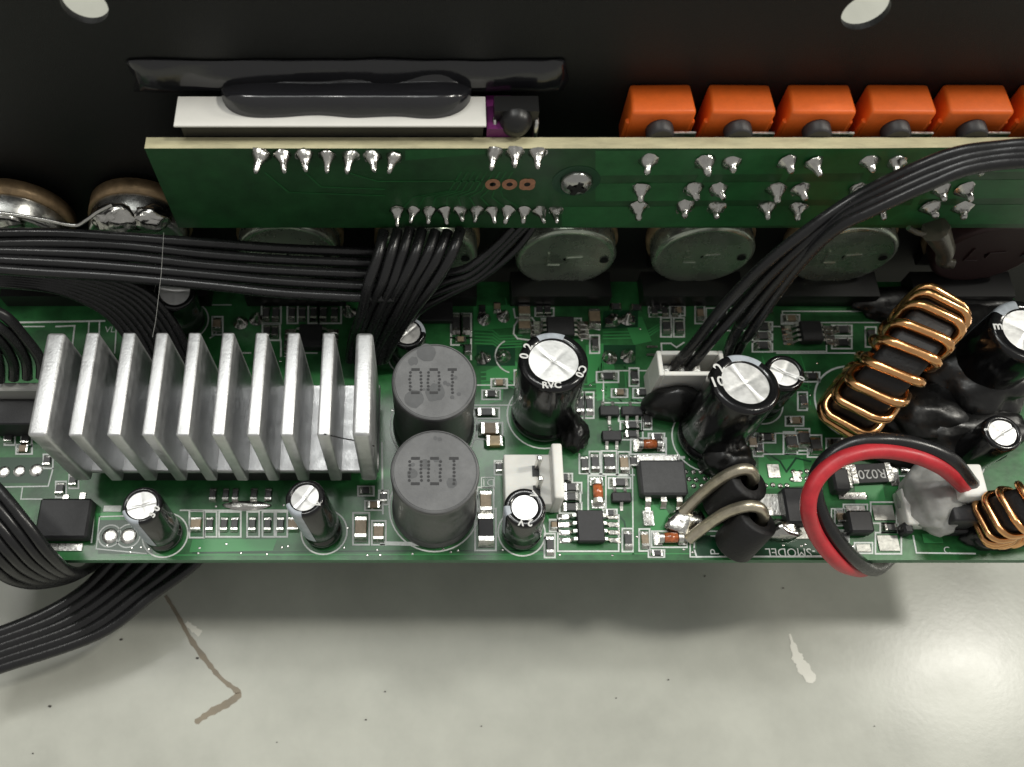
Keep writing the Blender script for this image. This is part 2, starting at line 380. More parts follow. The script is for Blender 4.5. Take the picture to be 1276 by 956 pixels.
for i in range(nx+1):
    t = i/nx; x = A.x+(B.x-A.x)*t; e = max(.0, 1-abs(2*t-1)**9)**.5
    nz = noise.noise(Vector((t*4, 3, 0))); yc0 = P(0, 146+7*nz, 42.1).y; yc1 = PY-.35
    yf = yc1+(yc0-yc1)*(.05+.95*e)
    for j in range(nv+1):
        u = j/nv; y = yf+(yc1-yf)*u
        hgt = 42.1+2.7*e*(math.sin(math.pi*min(1, u*1.25+.0)**.62)**.8 if u < .8 else 0)*(.9+.25*nz)+(max(0, u-.45)/.55)**1.5*3.0*e*(1+.5*nz)
        vs.append((x, y, hgt))
b.add(vs, [(i*(nv+1)+j, (i+1)*(nv+1)+j, (i+1)*(nv+1)+j+1, i*(nv+1)+j+1) for i in range(nx) for j in range(nv)], 0, True)
o = b.build('black_tape', 'tape'); tag(o, 'puffed glossy black tape folded over the white display edge', 'tape')

# ---- infrared receiver with three legs
ic = Vector((Q(642, 150, 77.5).x, 77.6, uz1)); it = thing('infrared_receiver', ic, 'black domed three legged receiver beside the purple film', 'sensor')
b = MB(); b.box((0, .6, 1.0), (5.4, 2.4, 4.4)); b.lathe([(2.0, 0), (1.9, .8), (1.5, 1.5), (.8, 1.95), (.05, 2.05)], 20, axis='y', c=(0, -.5, 1.6), close=False); b.build('body', 'lcd_black', it)
for dx in (-2.54, 0, 2.54):
    b = MB(); b.tube([(dx, -1.1, -2.5), (dx, -1.1, .6), (dx, -.9, 1.3), (dx, -.2, 1.5)], .33, 6); b.build('leg', 'tin', it)
# ---- orange buttons
gaps = ['beside the receiver', 'second from the display', 'third from the display', 'fourth from the display', 'fifth from the display, at the edge of the picture', 'cut off by the picture edge']
cap_me = None
for i, x in enumerate(bx):
    t = thing('push_button', (x, UY+UT, uz1), 'orange push button cap, '+gaps[i], 'button', 'orange push buttons behind the upright board')
    if cap_me is None:
        bm = bmesh.new(); bmesh.ops.create_cube(bm, size=1)
        for v in bm.verts: v.co = Vector((v.co.x*7.6, v.co.y*(PY-.04-P(0, 141, 42).y), v.co.z*7.6))
        bmesh.ops.bevel(bm, geom=[e for e in bm.edges], offset=.45, segments=2, affect='EDGES', profile=.6)
        for v in bm.verts:
            if v.co.y < -1.0: v.co.x *= 1.05
            v.co *= MM
        cap_me = bpy.data.meshes.new('cap'); bm.to_mesh(cap_me); bm.free(); cap_me.materials.append(MAT['orange'])
        for p in cap_me.polygons: p.use_smooth = True
        b = MB(); b.lathe([(1.7, -.1), (1.7, 1.5), (1.45, 1.75)], 20, axis='y'); stem_me = b.mesh('stem', 'stem')
        fl = bevel_box(8.6, .8, 8.2, .2, 'orange')
        sw_me = bevel_box(6.2, .5, 6.2, .1, 'stem'); br_me = bevel_box(5.2, .3, 1.0, .05, 'tin')
    cy = P(0, 141, 42).y-UY-UT
    t.rotation_euler = (0, random.uniform(-.025, .025), random.uniform(-.02, .02))
    link('cap', cap_me, t, (0, cy+(PY-.04-P(0, 141, 42).y)/2, 42.1-3.8-uz1)); link('flange', fl, t, (0, cy+.55, 40.2-4.1-uz1))
    link('stem', stem_me, t, (0.0, cy+.1, 39.2-uz1)); link('switch_body', sw_me, t, (0, .3, 36.0-uz1)); link('metal_plate', br_me, t, (1.7, .5, -.15))

# ================================================================== potentiometers below the upper board
def pot(px, py, r, y, label, m_back='steel_back', tilt=0., ring=True, solder=False):
    c = Q(px, py, y); t = thing('potentiometer', (c.x, y, c.z-r), label, 'potentiometer', 'potentiometers along the front panel')
    o0 = Vector((0, 0, r))
    b = MB(); b.lathe([(r, -4.5), (r, -.5), (r*.97, -.15), (r*.93, 0), (r*.90, .04), (r*.86, -.1), (r*.05, -.1)], 40, axis='y', close=False); b.build('can', m_back, t, o0, (tilt, 0, 0))
    if ring:
        b = MB(); b.lathe([(r*1.0, -5.6), (r*1.06, -5.6), (r*1.06, -3.2), (r*1.0, -3.2)], 40, axis='y', close=False); b.build('wafer', 'brass', t, o0, (tilt, 0, 0))
    b = MB(); b.box((r*.45, .8, -r*1.02), (2.2, .5, 2.6)); b.build('tab', m_back, t, o0)
    b = MB(); b.lathe([(.7, .12), (.7, .14)], 14, axis='y', c=(r*.76, 0, r*.0)); b.build('rivet_hole', 'hole', t, o0, (tilt, 0, 0))
    b = MB()
    for q in (((-.36, .22), (-.36, -.2)), ((-.36, -.2), (-.1, -.2)), ((.02, .06), (.02, -.1)), ((.02, .06), (.32, .1))):
        a, d = Vector((q[0][0]*r, .08, q[0][1]*r)), Vector((q[1][0]*r, .08, q[1][1]*r)); b.tube([a, d], .2, 6)
    b.build('embossed_mark', m_back, t, o0, (tilt, 0, 0))
    b = MB(); b.box((0, 4.6, -r*.55), (r*1.7, 3.0, r*.9)); b.build('base', 'lcd_black', t, o0)
    b = MB(); b.box((0, 79-y-2.3, 1.6-c.z), (r*2.05, 4.6, 3.1)); b.build('foot', 'lcd_black', t, o0)  # black box added to darken the shaded strip along the board's rear
    b = MB(); b.lathe([(2.5, -9.5), (2.5, -4)], 16, axis='y'); b.build('bushing', 'brass', t, o0)
    return t, c
PX = [(532, 322, 'behind the fan of black wires'), (705, 324, 'with bright greenish back left of its neighbour'), (876, 321, 'with mirror back partly behind the black cable'), (1052, 321, 'with dull back in the shadow of the black cable'), (360, 318, 'mostly hidden behind the flat black wires')]
for px, py, l in PX: pot(px, py, 7.75, 77.3, 'round steel potentiometer '+l)
t1, c1 = pot(172, 300, 7.0, 75.5, 'potentiometer with shiny solder lump beside the green board end', 'steel')
t2, c2 = pot(16, 304, 7.6, 75.0, 'potentiometer at the picture edge with ground wire', 'steel')
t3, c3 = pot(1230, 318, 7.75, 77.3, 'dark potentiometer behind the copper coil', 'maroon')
o = blob('solder_lump', (-1.4, .2, 12.0), (3.6, 2.0, 2.6), 'solder', 5, .18, sub=4, parent=t1)
o = blob('solder_lump', (2.8, .4, 12.0), (3.0, 1.7, 2.0), 'solder', 9, .2, sub=4, parent=t1)
o = blob('solder_lump', (-1.5, .2, 12.6), (4.6, 1.4, 2.6), 'solder', 3, .4, parent=t2)
b = MB(); b.tube(spline([Q(-20, 264, 71.5), Q(20, 268, 71.3), Q(60, 275, 71.2), Q(93, 281, 71.2), Q(108, 274, 71.4), Q(122, 264, 72), Q(140, 255, 72.6)], 6), .28, 6)
o = b.build('ground_wire', 'solder'); tag(o, 'bare tinned wire joining the two potentiometers at the picture edge', 'wire')

# ================================================================== main board
BY0 = P(600, 698, 0).y
mb = thing('circuit_board', (5, BY0, -1.6), 'large green main circuit board lying flat, packed with components', 'circuit board')
MBO = Vector((5, BY0, -1.6))
def mn(o): o.location = o.location-Vector(M3(MBO)); return o
b = MB(); x0, x1, y0, y1 = -78., 95., BY0, 79.
b.add([(x0,y0,-1.6),(x1,y0,-1.6),(x1,y1,-1.6),(x0,y1,-1.6),(x0,y0,0),(x1,y0,0),(x1,y1,0),(x0,y1,0)], [(4,5,6,7),(0,3,2,1)], 0)
b.add([(x0,y0,-1.6),(x1,y0,-1.6),(x1,y1,-1.6),(x0,y1,-1.6),(x0,y0,0),(x1,y0,0),(x1,y1,0),(x0,y1,0)], [(0,1,5,4),(1,2,6,5),(2,3,7,6),(3,0,4,7)], 1)
mn(b.build('board', ['mask', 'fibre_green'], mb))
# copper shapes under the mask
b = MB()
def pour(pts, z=.02, mi=0):
    b = MB(); b.add([P(x, y, z) for x, y in pts], [tuple(range(len(pts)))[::-1]]); mn(b.build('copper_pour', 'mask_dark' if mi else 'mask_light', mb))
for pl in ([(606, 462), (640, 448), (655, 462), (640, 474), (606, 474)], [(742, 470), (752, 440), (765, 455), (772, 490), (744, 500)], [(730, 430), (752, 428), (752, 468), (732, 480)], [(776, 395), (800, 395), (812, 425), (790, 430)],
           [(945, 560), (960, 575), (1000, 570), (1006, 605), (946, 610)], [(800, 630), (826, 628), (838, 648), (830, 665), (812, 662)], [(1065, 606), (1100, 604), (1104, 628), (1066, 632)],
           [(120, 640), (150, 636), (150, 690), (122, 690)], [(240, 672), (345, 672), (340, 686), (236, 688)], [(590, 382), (640, 380), (642, 408), (590, 412)], [(600, 477), (628, 477), (626, 500), (598, 505)]): pour(pl)
for pl in ([(594, 430), (642, 430), (642, 456), (594, 456)], [(752, 430), (792, 430), (792, 454), (752, 454)], [(752, 388), (795, 386), (795, 408), (750, 410)], [(122, 648), (190, 648), (190, 690), (122, 690)], [(0, 570), (60, 570), (60, 602), (0, 602)], [(870, 668), (1050, 662), (1050, 693), (866, 694)]): pour(pl, .024, 1)
b = MB()
def tr(pts, wpx=1.7, mi=0, z=.03): b.strip([P(x, y, z) for x, y in pts], wpx*K(pts[0][0], pts[0][1]), z, mi)
for k in range(4): tr([(720, 479+k*5.5), (752, 479+k*5.5), (774+k*3, 500+k*2), (800, 503+k*4)])
for k in range(3): tr([(752, 414+k*4), (806, 413+k*4), (822, 404+k*3), (850, 404+k*3)])
for k in range(5): tr([(592, 411+k*4.2), (614, 412+k*4.2), (622, 419+k*3.6), (650, 418+k*3.5)])
for k in range(4): tr([(600, 464+k*5.5), (628, 462+k*5.5), (640, 470+k*4.5), (652, 468+k*4.5)])
for k in range(4): tr([(738+k*3, 440), (748+k*3, 452+k), (746+k*3, 492)], 1.5)
for k in range(3): tr([(778, 455+k), (780+k*5, 480), (780+k*5, 498), (812, 500+k*4)], 1.5)
tr([(240, 689), (420, 687), (700, 686)], 1.6, 1); tr([(150, 692), (860, 690)], 1.4); tr([(664, 470), (664, 490)], 2)
tr([(765, 636), (778, 650), (780, 662)], 2, 1); tr([(788, 632), (789, 690)], 2); tr([(680, 640), (688, 655), (686, 668)], 2)
tr([(948, 560), (972, 575), (980, 588), (992, 571), (1010, 575)], 2.4, 1)
for k in range(6): tr([(630+k*9, 372), (632+k*9, 384)], 1.6)
for k in range(5): tr([(950+k*12, 445), (958+k*12, 470), (1010, 480+k*6)], 1.6)
mn(tag(b.build('copper_trace', ['mask_light', 'mask_dark'], mb), kind='stuff'))

# ---- silkscreen print
S = MB(); SW = .17
def sl(pts, wpx=2.1, closed=False): S.strip([P(x, y, .05) for x, y in pts], wpx*K(pts[0][0], pts[0][1]), .05, 0, closed)
def sr(x0, y0, x1, y1, wpx=2.1): sl([(x0, y0), (x1, y0), (x1, y1), (x0, y1)], wpx, True)
def sarc(px, py, rmm, a0=0, a1=360, wpx=1.8, z=.05):
    c = P(px, py, 0); n = 40; S.strip([(c.x+rmm*math.cos(R(a0+(a1-a0)*i/n)), c.y+rmm*math.sin(R(a0+(a1-a0)*i/n)), z) for i in range(n+1)], wpx*K(px, py), z)
# ---- small soldered parts: body plus two terminals, meshes shared
_tm = {}
def smd(px, py, o='v', L=20, Wd=8, h=.55, m='resistor', box=True, name='chip_resistor', txt=None, rz=0.):
    k = K(px, py); Lm, Wm = round(L*k, 1), round(Wd*k, 1); c = P(px, py, 0)
    body = link(name, bevel_box(Wm, Lm*.62, h, .06, m, name=name), mb, c+Vector((0, 0, h/2+.05)))
    key = (Lm, Wm, h)
    if key not in _tm:
        b = MB(); y0, y1, y2 = Lm*.27, Lm*.40, Lm*.55; x = Wm/2+.04
        b.add([(-x, y0, .0), (x, y0, .0), (x*1.1, y2, .0), (-x*1.1, y2, .0), (-x, y0, h+.05), (x, y0, h+.05), (x*.96, y1, h+.03), (-x*.96, y1, h+.03)], [(4,5,6,7),(0,1,5,4),(1,2,6,5),(2,3,7,6),(3,0,4,7)])
        _tm[key] = b.mesh('terminal', 'solder')
    for s in (0, math.pi):
        link('terminal', _tm[key], body, (0, 0, -h/2-.04), (0, 0, s))
    body.rotation_euler.z = (math.pi/2 if o == 'h' else 0)+rz
    mn(body)
    if box:
        a, d = (L*.62, Wd*.72) if o == 'h' else (Wd*.72, L*.62); sr(px-a, py-d, px+a, py+d)
    return body
# bottom row by the heat sink
for x in (262, 280, 293, 315, 334, 350): smd(x, 654, 'v', 19, 7.5, box=False)
for x in (245, 366): smd(x, 654, 'v', 19, 12, .7, 'ceramic', box=False)
for q in ((236, 637, 254, 670), (255, 638, 270, 669), (273, 638, 300, 669), (308, 638, 323, 669), (327, 638, 342, 669), (344, 638, 358, 669)): sr(*q)
sl([(225, 636), (380, 636)], 2)
for x, wx in ((266, 8), (282, 7), (294, 7), (317, 8), (335, 8)): smd(x, 617, 'v', 17, wx, box=False)
smd(450, 659, 'v', 32, 14, 1.0, 'ceramic', True, 'chip_capacitor'); smd(472, 664, 'v', 24, 12, .8, 'ceramic', True, 'chip_capacitor')
# left of the heat sink
smd(76, 610, 'v', 16, 9, .6); smd(33, 548, 'v', 14, 9, .6); smd(12, 546, 'v', 14, 9, .6)
sl([(18, 402), (130, 400)], 2.4); sl([(25, 407), (55, 407)], 1.6); sl([(70, 407), (93, 406), (90, 432)], 2); sl([(111, 402), (110, 416)], 1.6); sl([(124, 402), (123, 430)], 1.6); sl([(145, 406), (143, 440)], 1.6)
sl([(0, 607), (60, 606), (66, 584)], 1.8); sl([(28, 608), (26, 622), (52, 622)], 1.6); sl([(110, 624), (118, 630), (114, 676)], 2); sl([(124, 644), (188, 642)], 1.6); sl([(124, 644), (120, 684), (182, 690)], 1.6)
# round tinned pads
def tin_pad(px, py, r, z=.06, ring=False, m='solder'):
    b = MB(); b.lathe([(r, 0), (r*.92, .1), (r*.5, .14), (.02, .12)], 16, close=False, smooth=True); mn(b.build('solder_pad', 'tin', mb, P(px, py, z)))
tin_pad(137, 668, 1.15); tin_pad(160, 668, 1.2); sarc(137, 668, 1.6); sarc(160, 668, 1.7)
tin_pad(24, 587, .9); tin_pad(45, 586, 1.0); tin_pad(5, 588, .9)
# upper left row seen between the cables and the fins
for x in (332, 344, 364, 377, 391, 403, 417): smd(x, 392, 'v', 19, 8, box=False)
for q in ((326, 380, 350, 403), (358, 380, 371, 403), (384, 380, 397, 403), (397, 380, 425, 403)): sr(*q)
for x in (333, 343): smd(x, 414, 'v', 17, 8, box=False)
sr(327, 404, 349, 424); smd(271, 406, 'v', 18, 9, .8, 'ceramic'); sarc(255, 408, 2.2, -60, 60); sl([(246, 380), (288, 380)], 1.4)
sl([(350, 424), (350, 444)]); sl([(380, 440), (395, 440)], 1.6); sl([(300, 440), (312, 440)])
# between the inductors and the capacitor with the white cross
for x in (568, 581): smd(x, 404, 'v', 28, 9, .55, box=False)
sr(562, 391, 574, 421); sr(574, 391, 587, 421); sr(562, 421, 587, 430); smd(574, 424, 'h', 14, 7, .5, 'ceramic', False); smd(583, 436, 'v', 14, 8, .5, box=False); sl([(587, 430), (587, 448)], 2); sl([(574, 430), (587, 430)], 2)
for y in (390, 408): smd(653, y, 'v', 19, 14, .9, 'ceramic', False, 'chip_capacitor')
sl([(640, 385), (642, 396), (663, 396), (667, 402), (664, 410)], 2); sl([(646, 398), (641, 406), (640, 416), (645, 422), (660, 424)], 2); sarc(641, 444, 3.0, 120, 250)
for x in (672, 682): smd(x, 388, 'v', 14, 8, .5, box=False)
sr(667, 384, 690, 394); sl([(675, 412), (675, 397), (724, 397), (725, 424)], 2.2); smd(740, 398, 'v', 26, 13, 1.0, 'ceramic', False, 'chip_capacitor'); sl([(732, 408), (747, 411)], 2)
smd(741, 429, 'v', 18, 8, .55, txt=1); smd(757, 470, 'h', 22, 9, .55)
for x in (815, 828, 840): smd(x, 389, 'v', 14, 7, .5, box=False)
sr(809, 384, 848, 395, 1.4); smd(830, 408, 'v', 19, 9, .55); smd(846, 408, 'v', 19, 9, .55, 'resistor', True)
sl([(825, 447), (824, 428), (836, 428), (843, 433), (852, 427)], 2)
for y in (433, 443): 
    b = MB(); b.box((0, 0, .15), (1.7, .35, .3)); mn(b.build('solder_pad', 'solder', mb, P(812, y, 0)))
for x, y in ((600, 396), (626, 395), (758, 402), (786, 400)): smd(x, y, 'v', 12, 8, .5, 'chip', False)
# through-hole joints in dark pads
def pin_joint(px, py):
    b = MB(); b.lathe([(1.25, 0), (1.1, .15), (.6, .6), (.42, 1.3), (.2, 1.5)], 12); o = b.build('solder_joint', 'solder', mb, P(px, py, .03)); o.scale = (1, 1, random.uniform(.9, 1.3)); o.rotation_euler = (random.uniform(-.2, .2), random.uniform(-.2, .2), random.random()*6); mn(o)
for x, y in ((602, 446), (627, 445), (759, 446), (783, 444), (765, 400), (782, 398), (604, 398), (628, 394), (300, 402), (435, 388), (320, 398)): pin_joint(x, y)
# middle: boxes of small resistors, transistors
smd(722, 505, 'v', 26, 8, .55); smd(734, 505, 'v', 26, 8, .55)
def sot(px, py, flip=1, wpx=24, hpx=13):
    k = K(px, py); c = P(px, py, 0); body = link('transistor', bevel_box(wpx*k, hpx*k, 1.0, .12, 'chip', name='transistor'), mb, c+Vector((0, 0, .65)))
    key = ('sot', flip)
    if key not in _tm:
        b = MB(); b.add([(-.22, 0, .1), (.22, 0, .1), (.22, -.55, -.35), (-.22, -.55, -.35), (.22, -1.15, -.5), (-.22, -1.15, -.5), (-.22, 0, -.1), (.22, 0, -.1), (.22, -.5, -.55), (-.22, -.5, -.55)], [(0,1,2,3),(3,2,4,5),(0,3,9,6),(1,7,8,2)]); _tm[key] = b.mesh('pin', 'tin')
    s = hpx*k/2*.95
    for dx, dr in ((-.75, -1), (.75, -1), (0, 1)) if flip > 0 else ((-.75, 1), (.75, 1), (0, -1)):
        link('pin', _tm[key], body, (dx, s*dr, 0), (0, 0, 0 if dr < 0 else math.pi))
    mn(body); return body
sot(758, 515, -1); sot(761, 546, 1); sot(773, 622, -1, 24, 12); sot(786, 515, 1, 26, 12)
sr(771, 509, 801, 525); smd(787, 531, 'h', 20, 8, .55, box=False); smd(787, 542, 'h', 20, 8, .55, box=False); sr(773, 526, 801, 537); sr(773, 537, 801, 548)
smd(728, 579, 'v', 22, 8, .55, box=False); smd(741, 577, 'v', 23, 9, .55); smd(759, 577, 'v', 24, 13, .6); smd(777, 578, 'v', 24, 10, .6, 'ceramic'); smd(789, 576, 'v', 16, 8, .5, box=False)
sl([(722, 566), (722, 590), (790, 592)], 2)
smd(772, 602, 'h', 22, 9, .55); smd(711, 608, 'h', 22, 9, .55); smd(711, 620, 'h', 20, 9, .55); smd(711, 633, 'h', 22, 9, .55)
smd(685, 680, 'v', 24, 9, .55); smd(782, 673, 'v', 23, 9, .55); smd(803, 673, 'v', 22, 9, .55, 'ceramic')
smd(605, 626, 'v', 30, 14, .9, 'ceramic', True, 'chip_capacitor'); smd(605, 660, 'v', 42, 18, 1.2, 'chip', True, 'diode'); smd(610, 537, 'h', 26, 14, 1.2, 'ceramic', True, 'chip_capacitor'); smd(616, 552, 'h', 24, 13, 1.0, 'ceramic_gold', False, 'chip_capacitor'); smd(606, 515, 'h', 26, 9, .6)
sl([(476, 677), (520, 678)], 5)
# glass diodes
def melf(px, py, o):
    k = K(px, py); c = P(px, py, 0); b = MB(); b.lathe([(.3, -1.1), (.72, -.9), (.75, 0), (.72, .9), (.3, 1.1)], 14, axis='y'); g = b.build('glass_diode', 'glass_orange', mb, c+Vector((0, 0, .85)), (0, 0, math.pi/2 if o == 'h' else 0))
    for s in (-1, 1):
        b = MB(); b.lathe([(.78, -.35), (.8, 0), (.78, .35)], 14, axis='y'); b.build('terminal', 'tin', g, (0, s*1.4, 0))
        b = MB(); b.box((0, 0, 0), (1.9, 1.2, .3)); b.build('solder_pad', 'solder', g, (0, s*1.75, -.7))
    mn(g); a, d = (22, 10) if o == 'h' else (11, 22); sr(px-a, py-d, px+a, py+d, 2)
melf(808, 556, 'h'); melf(744, 615, 'v'); melf(834, 672, 'h')
# eight-pin chip
def soic(px, py, label, wpx=33, hpx=40, m='chip', name='chip'):
    k = K(px, py); c = P(px, py, 0); wm, hm = wpx*k, hpx*k
    body = link(name, bevel_box(wm, hm, 1.5, .15, m, name=name), mb, c+Vector((0, 0, .95))); tag(body, label)
    key = ('so', round(wm, 1))
    if key not in _tm:
        b = MB(); b.add([(0,-.21,.15),(0,.21,.15),(.5,.21,.05),(.5,-.21,.05),(.95,.21,-.75),(.95,-.21,-.75),(1.9,.21,-.85),(1.9,-.21,-.85)], [(0,3,2,1),(3,5,4,2),(5,7,6,4)])
        _tm[key] = b.mesh('pin', 'tin')
        b = MB(); b.add([(.8,-.42,-.9),(.8,.42,-.9),(2.5,.42,-.9),(2.5,-.42,-.9),(1.0,-.3,-.66),(1.0,.3,-.66),(1.9,.25,-.72),(1.9,-.25,-.72)], [(0,1,5,4),(1,2,6,5),(2,3,7,6),(3,0,4,7),(4,5,6,7)]); _tm[('sp', round(wm, 1))] = b.mesh('solder_fillet', 'solder')
    for sgn in (0, 1):
        for i in range(4):
            yy = (i-1.5)*hm/4.0
            for kk in ('so', 'sp'):
                o = link('pin' if kk == 'so' else 'solder_fillet', _tm[(kk, round(wm, 1))], body, ((wm/2 if sgn == 0 else -wm/2), yy, 0), (0, 0, 0 if sgn == 0 else math.pi))
    mn(body)
soic(734, 659, 'black eight pin chip near the board edge'); sr(695, 642, 771, 687, 2)
soic(1007, 418, 'black eight pin chip in the shade behind the small capacitor', 26, 28); sl([(968, 440), (1065, 440)], 1.8); sr(960, 407, 1030, 438, 1.6)
for x, y in ((950, 420), (950, 432), (950, 408), (1049, 412), (1049, 428)): smd(x, y, 'h', 20, 9, .55)
soic(388, 424, 'black chip between the heat sink fins', 28, 32)
soic(697, 412, 'black chip behind the capacitor with a white cross', 34, 26)
link_ = mn(link('chip', bevel_box(5.2, 4.0, 1.2, .15, 'chip'), mb, P(544, 388, .7))); sl([(530, 400), (556, 400), (556, 380)], 1.4)
# power transistor with tab
c = P(823, 601, 0); k = K(823, 601)
pt = link('power_transistor', bevel_box(57*k, 45*k, 2.2, .3, 'chip_grey', name='power_transistor'), mb, c+Vector((-.1, 0, 1.3))); mn(pt); tag(pt, 'grey power transistor with metal tab and three legs')
b = MB(); b.box((0, 45*k/2+.5, -.95), (46*k, 1.4, .5)); b.build('tab', 'tin', pt)
b = MB(); b.box((0, 45*k/2+.6, -1.22), (56*k, 2.0, .12)); b.build('solder_pad', 'solder', pt)
for dx in (-2.28, 0, 2.28):
    b = MB(); b.add([(-.4,0,.0),(.4,0,.0),(.4,-.7,-.1),(-.4,-.7,-.1),(.4,-1.3,-.95),(-.4,-1.3,-.95),(.45,-2.6 if dx else -1.5,-1.1),(-.45,-2.6 if dx else -1.5,-1.1)], [(0,3,2,1),(3,5,4,2),(5,7,6,4)]); b.build('leg', 'tin', pt, (dx, -45*k/2, .05))
    if dx:
        b = MB(); b.box((0, -2.9, -1.15), (1.5, 2.2, .25)); b.build('solder_pad', 'solder', pt, (dx, -45*k/2, .05))
sl([(788, 572), (852, 570)], 3.5); sl([(788, 575), (789, 680)], 1.6)
# field of tinned vias
b = MB()
for x, y in [(854+i*10+(j % 2)*4, 588+j*9) for i in range(4) for j in range(3)]+[(953+i*9.5, 605) for i in range(4)]+[(1050+i*9, 618) for i in range(4)]+[(988+i*9, 588+j*9) for i in range(3) for j in range(2)]:
    b.lathe([(.42, 0), (.38, .1), (.2, .16)], 8, c=P(x+random.uniform(-1, 1), y+random.uniform(-1, 1), .03))
for i in range(110):
    x, y = random.uniform(120, 1240), random.choice((random.uniform(398, 520), random.uniform(560, 692), random.uniform(676, 692)))
    b.lathe([(.2, 0), (.15, .05), (.08, .05)], 7, c=P(x, y, .03))
mn(tag(b.build('tinned_via', 'solder', mb), 'tinned dots of solder beside the power transistor', kind='stuff'))
# flat tinned pads, right half
def pad(px, py, wpx, hpx, m='tin', fr=True, z=.05):
    k = K(px, py); mn(link('solder_pad', bevel_box(wpx*k, hpx*k, .16, .05, m), mb, P(px, py, z+.05)))
    if fr: sr(px-wpx*.62, py-hpx*.66, px+wpx*.62, py+hpx*.66)
pad(964, 587, 15, 18, fr=False); pad(993, 594, 10, 14, fr=False); pad(965, 629, 38, 28, fr=False); pad(1010, 664, 40, 16, 'tin_dull', fr=False); pad(1101, 639, 26, 20, 'tin_dull'); pad(1107, 677, 26, 20, 'tin_dull'); pad(1062, 618, 34, 9, fr=False); pad(1066, 634, 24, 8); pad(1076, 683, 18, 10, 'tin_dull')
pad(1162, 671, 24, 12, 'mask_light', False); sl([(1138, 668), (1142, 689), (1215, 690)], 2)
sl([(865, 684), (868, 694), (1045, 693)], 2); sl([(866, 662), (865, 684)], 2)
for k_ in range(5): sl([(878+k_*2, 612+k_*14), (888+k_*2, 612+k_*14)], 1.6)
# shunt resistor with print
c = P(1083, 592, 0); k = K(1083, 592); sh = link('shunt_resistor', bevel_box(46*k, 25*k, .8, .08, 'chip', name='shunt_resistor'), mb, c+Vector((0, 0, .5)), (0, 0, .05)); mn(sh); tag(sh, 'black shunt resistor printed R020 upside down')
for s in (-1, 1): link('terminal', bevel_box(8*k, 25.5*k, .9, .08, 'solder', name='terminal'), sh, (s*22*k, 0, 0)); link('solder_pad', bevel_box(12*k, 32*k, .2, .05, 'solder'), sh, (s*30*k, 0, -.42))
link('lettering', text_mesh('R020', 2.0, 'ink'), sh, (0, -.1, .415), (0, 0, math.pi))
for px, py, w_, h_ in ((990, 632, 30, 46), (1069, 652, 30, 28), (82, 648, 64, 50), (1045, 600, 20, 30), (1128, 660, 12, 14), (1190, 660, 26, 12)):
    k = K(px, py); mn(link('power_diode', bevel_box(w_*k, h_*k, 2.3, .3, 'chip', name='power_diode'), mb, P(px, py, 1.2)))
pad(80, 682, 46, 10, fr=False); pad(60, 628, 10, 10, fr=False); pad(82, 620, 8, 8, fr=False); pad(103, 618, 8, 9, fr=False); pad(140, 634, 22, 8, 'silk', False)
for x, y, o_, L_, W_, m_ in ((955, 546, 'h', 18, 8, 'resistor'), (937, 552, 'v', 18, 9, 'ceramic'), (1042, 553, 'h', 20, 9, 'resistor'), (1125, 582, 'v', 18, 9, 'resistor'), (1046, 645, 'v', 16, 8, 'ceramic'), (1050, 672, 'v', 18, 9, 'resistor'), (1108, 658, 'h', 18, 8, 'resistor'), (1128, 640, 'v', 16, 8, 'resistor'),
        (622, 478, 'h', 16, 8, 'ceramic'), (646, 470, 'v', 14, 7, 'ceramic_gold'), (612, 492, 'h', 18, 8, 'resistor'), (700, 480, 'v', 14, 7, 'resistor'), (790, 470, 'v', 18, 8, 'resistor'), (800, 490, 'h', 18, 8, 'resistor'), (772, 490, 'h', 16, 7, 'ceramic'), (806, 524, 'v', 18, 8, 'resistor'), (818, 546, 'h', 16, 8, 'resistor'),
        (900, 398, 'v', 18, 8, 'resistor'), (872, 392, 'v', 18, 8, 'ceramic'), (930, 395, 'h', 18, 8, 'resistor'), (1085, 420, 'v', 20, 9, 'resistor'), (985, 398, 'h', 18, 8, 'ceramic'), (1010, 470, 'h', 18, 8, 'resistor'), (1000, 500, 'v', 18, 8, 'resistor'), (990, 525, 'h', 18, 8, 'ceramic'),
        (456, 612, 'h', 16, 8, 'resistor'), (466, 630, 'h', 18, 8, 'ceramic'), (92, 600, 'v', 14, 8, 'resistor'), (60, 575, 'v', 14, 8, 'resistor'), (30, 560, 'h', 16, 8, 'ceramic'), (702, 596, 'h', 18, 8, 'resistor'), (690, 655, 'v', 12, 7, 'ceramic'), (760, 640, 'h', 14, 7, 'resistor'), (818, 690, 'h', 16, 6, 'resistor')):
    smd(x, y, o_, L_, W_, .55, m_)
for q in ((590, 480, 650, 505), (752, 462, 812, 502), (880, 384, 945, 412), (975, 388, 1098, 402), (1036, 634, 1058, 688), (860, 662, 1050, 694), (940, 540, 1008, 566)): sr(*q, 1.6)
# printed designators
def print_txt(t, px, py, size, rot=0.):
    mn(link('lettering', text_mesh(t, size, 'silk'), mb, P(px, py, .06), (0, 0, rot)))
print_txt('D1', 608, 601, 1.6, math.pi); sr(600, 595, 616, 608, 1.4); print_txt('-SMODEL', 985, 688, 1.75, math.pi); print_txt('P', 891, 688, 1.8, math.pi/2); print_txt('VL', 137, 411, 1.5, 0); print_txt('80', 1122, 630, 1.6, math.pi/2)
sarc(1066, 502, 6.2, 95, 235, 2.4); sl([(476, 552), (477, 640)]); print_txt('C', 1180, 686, 1.4, 0)
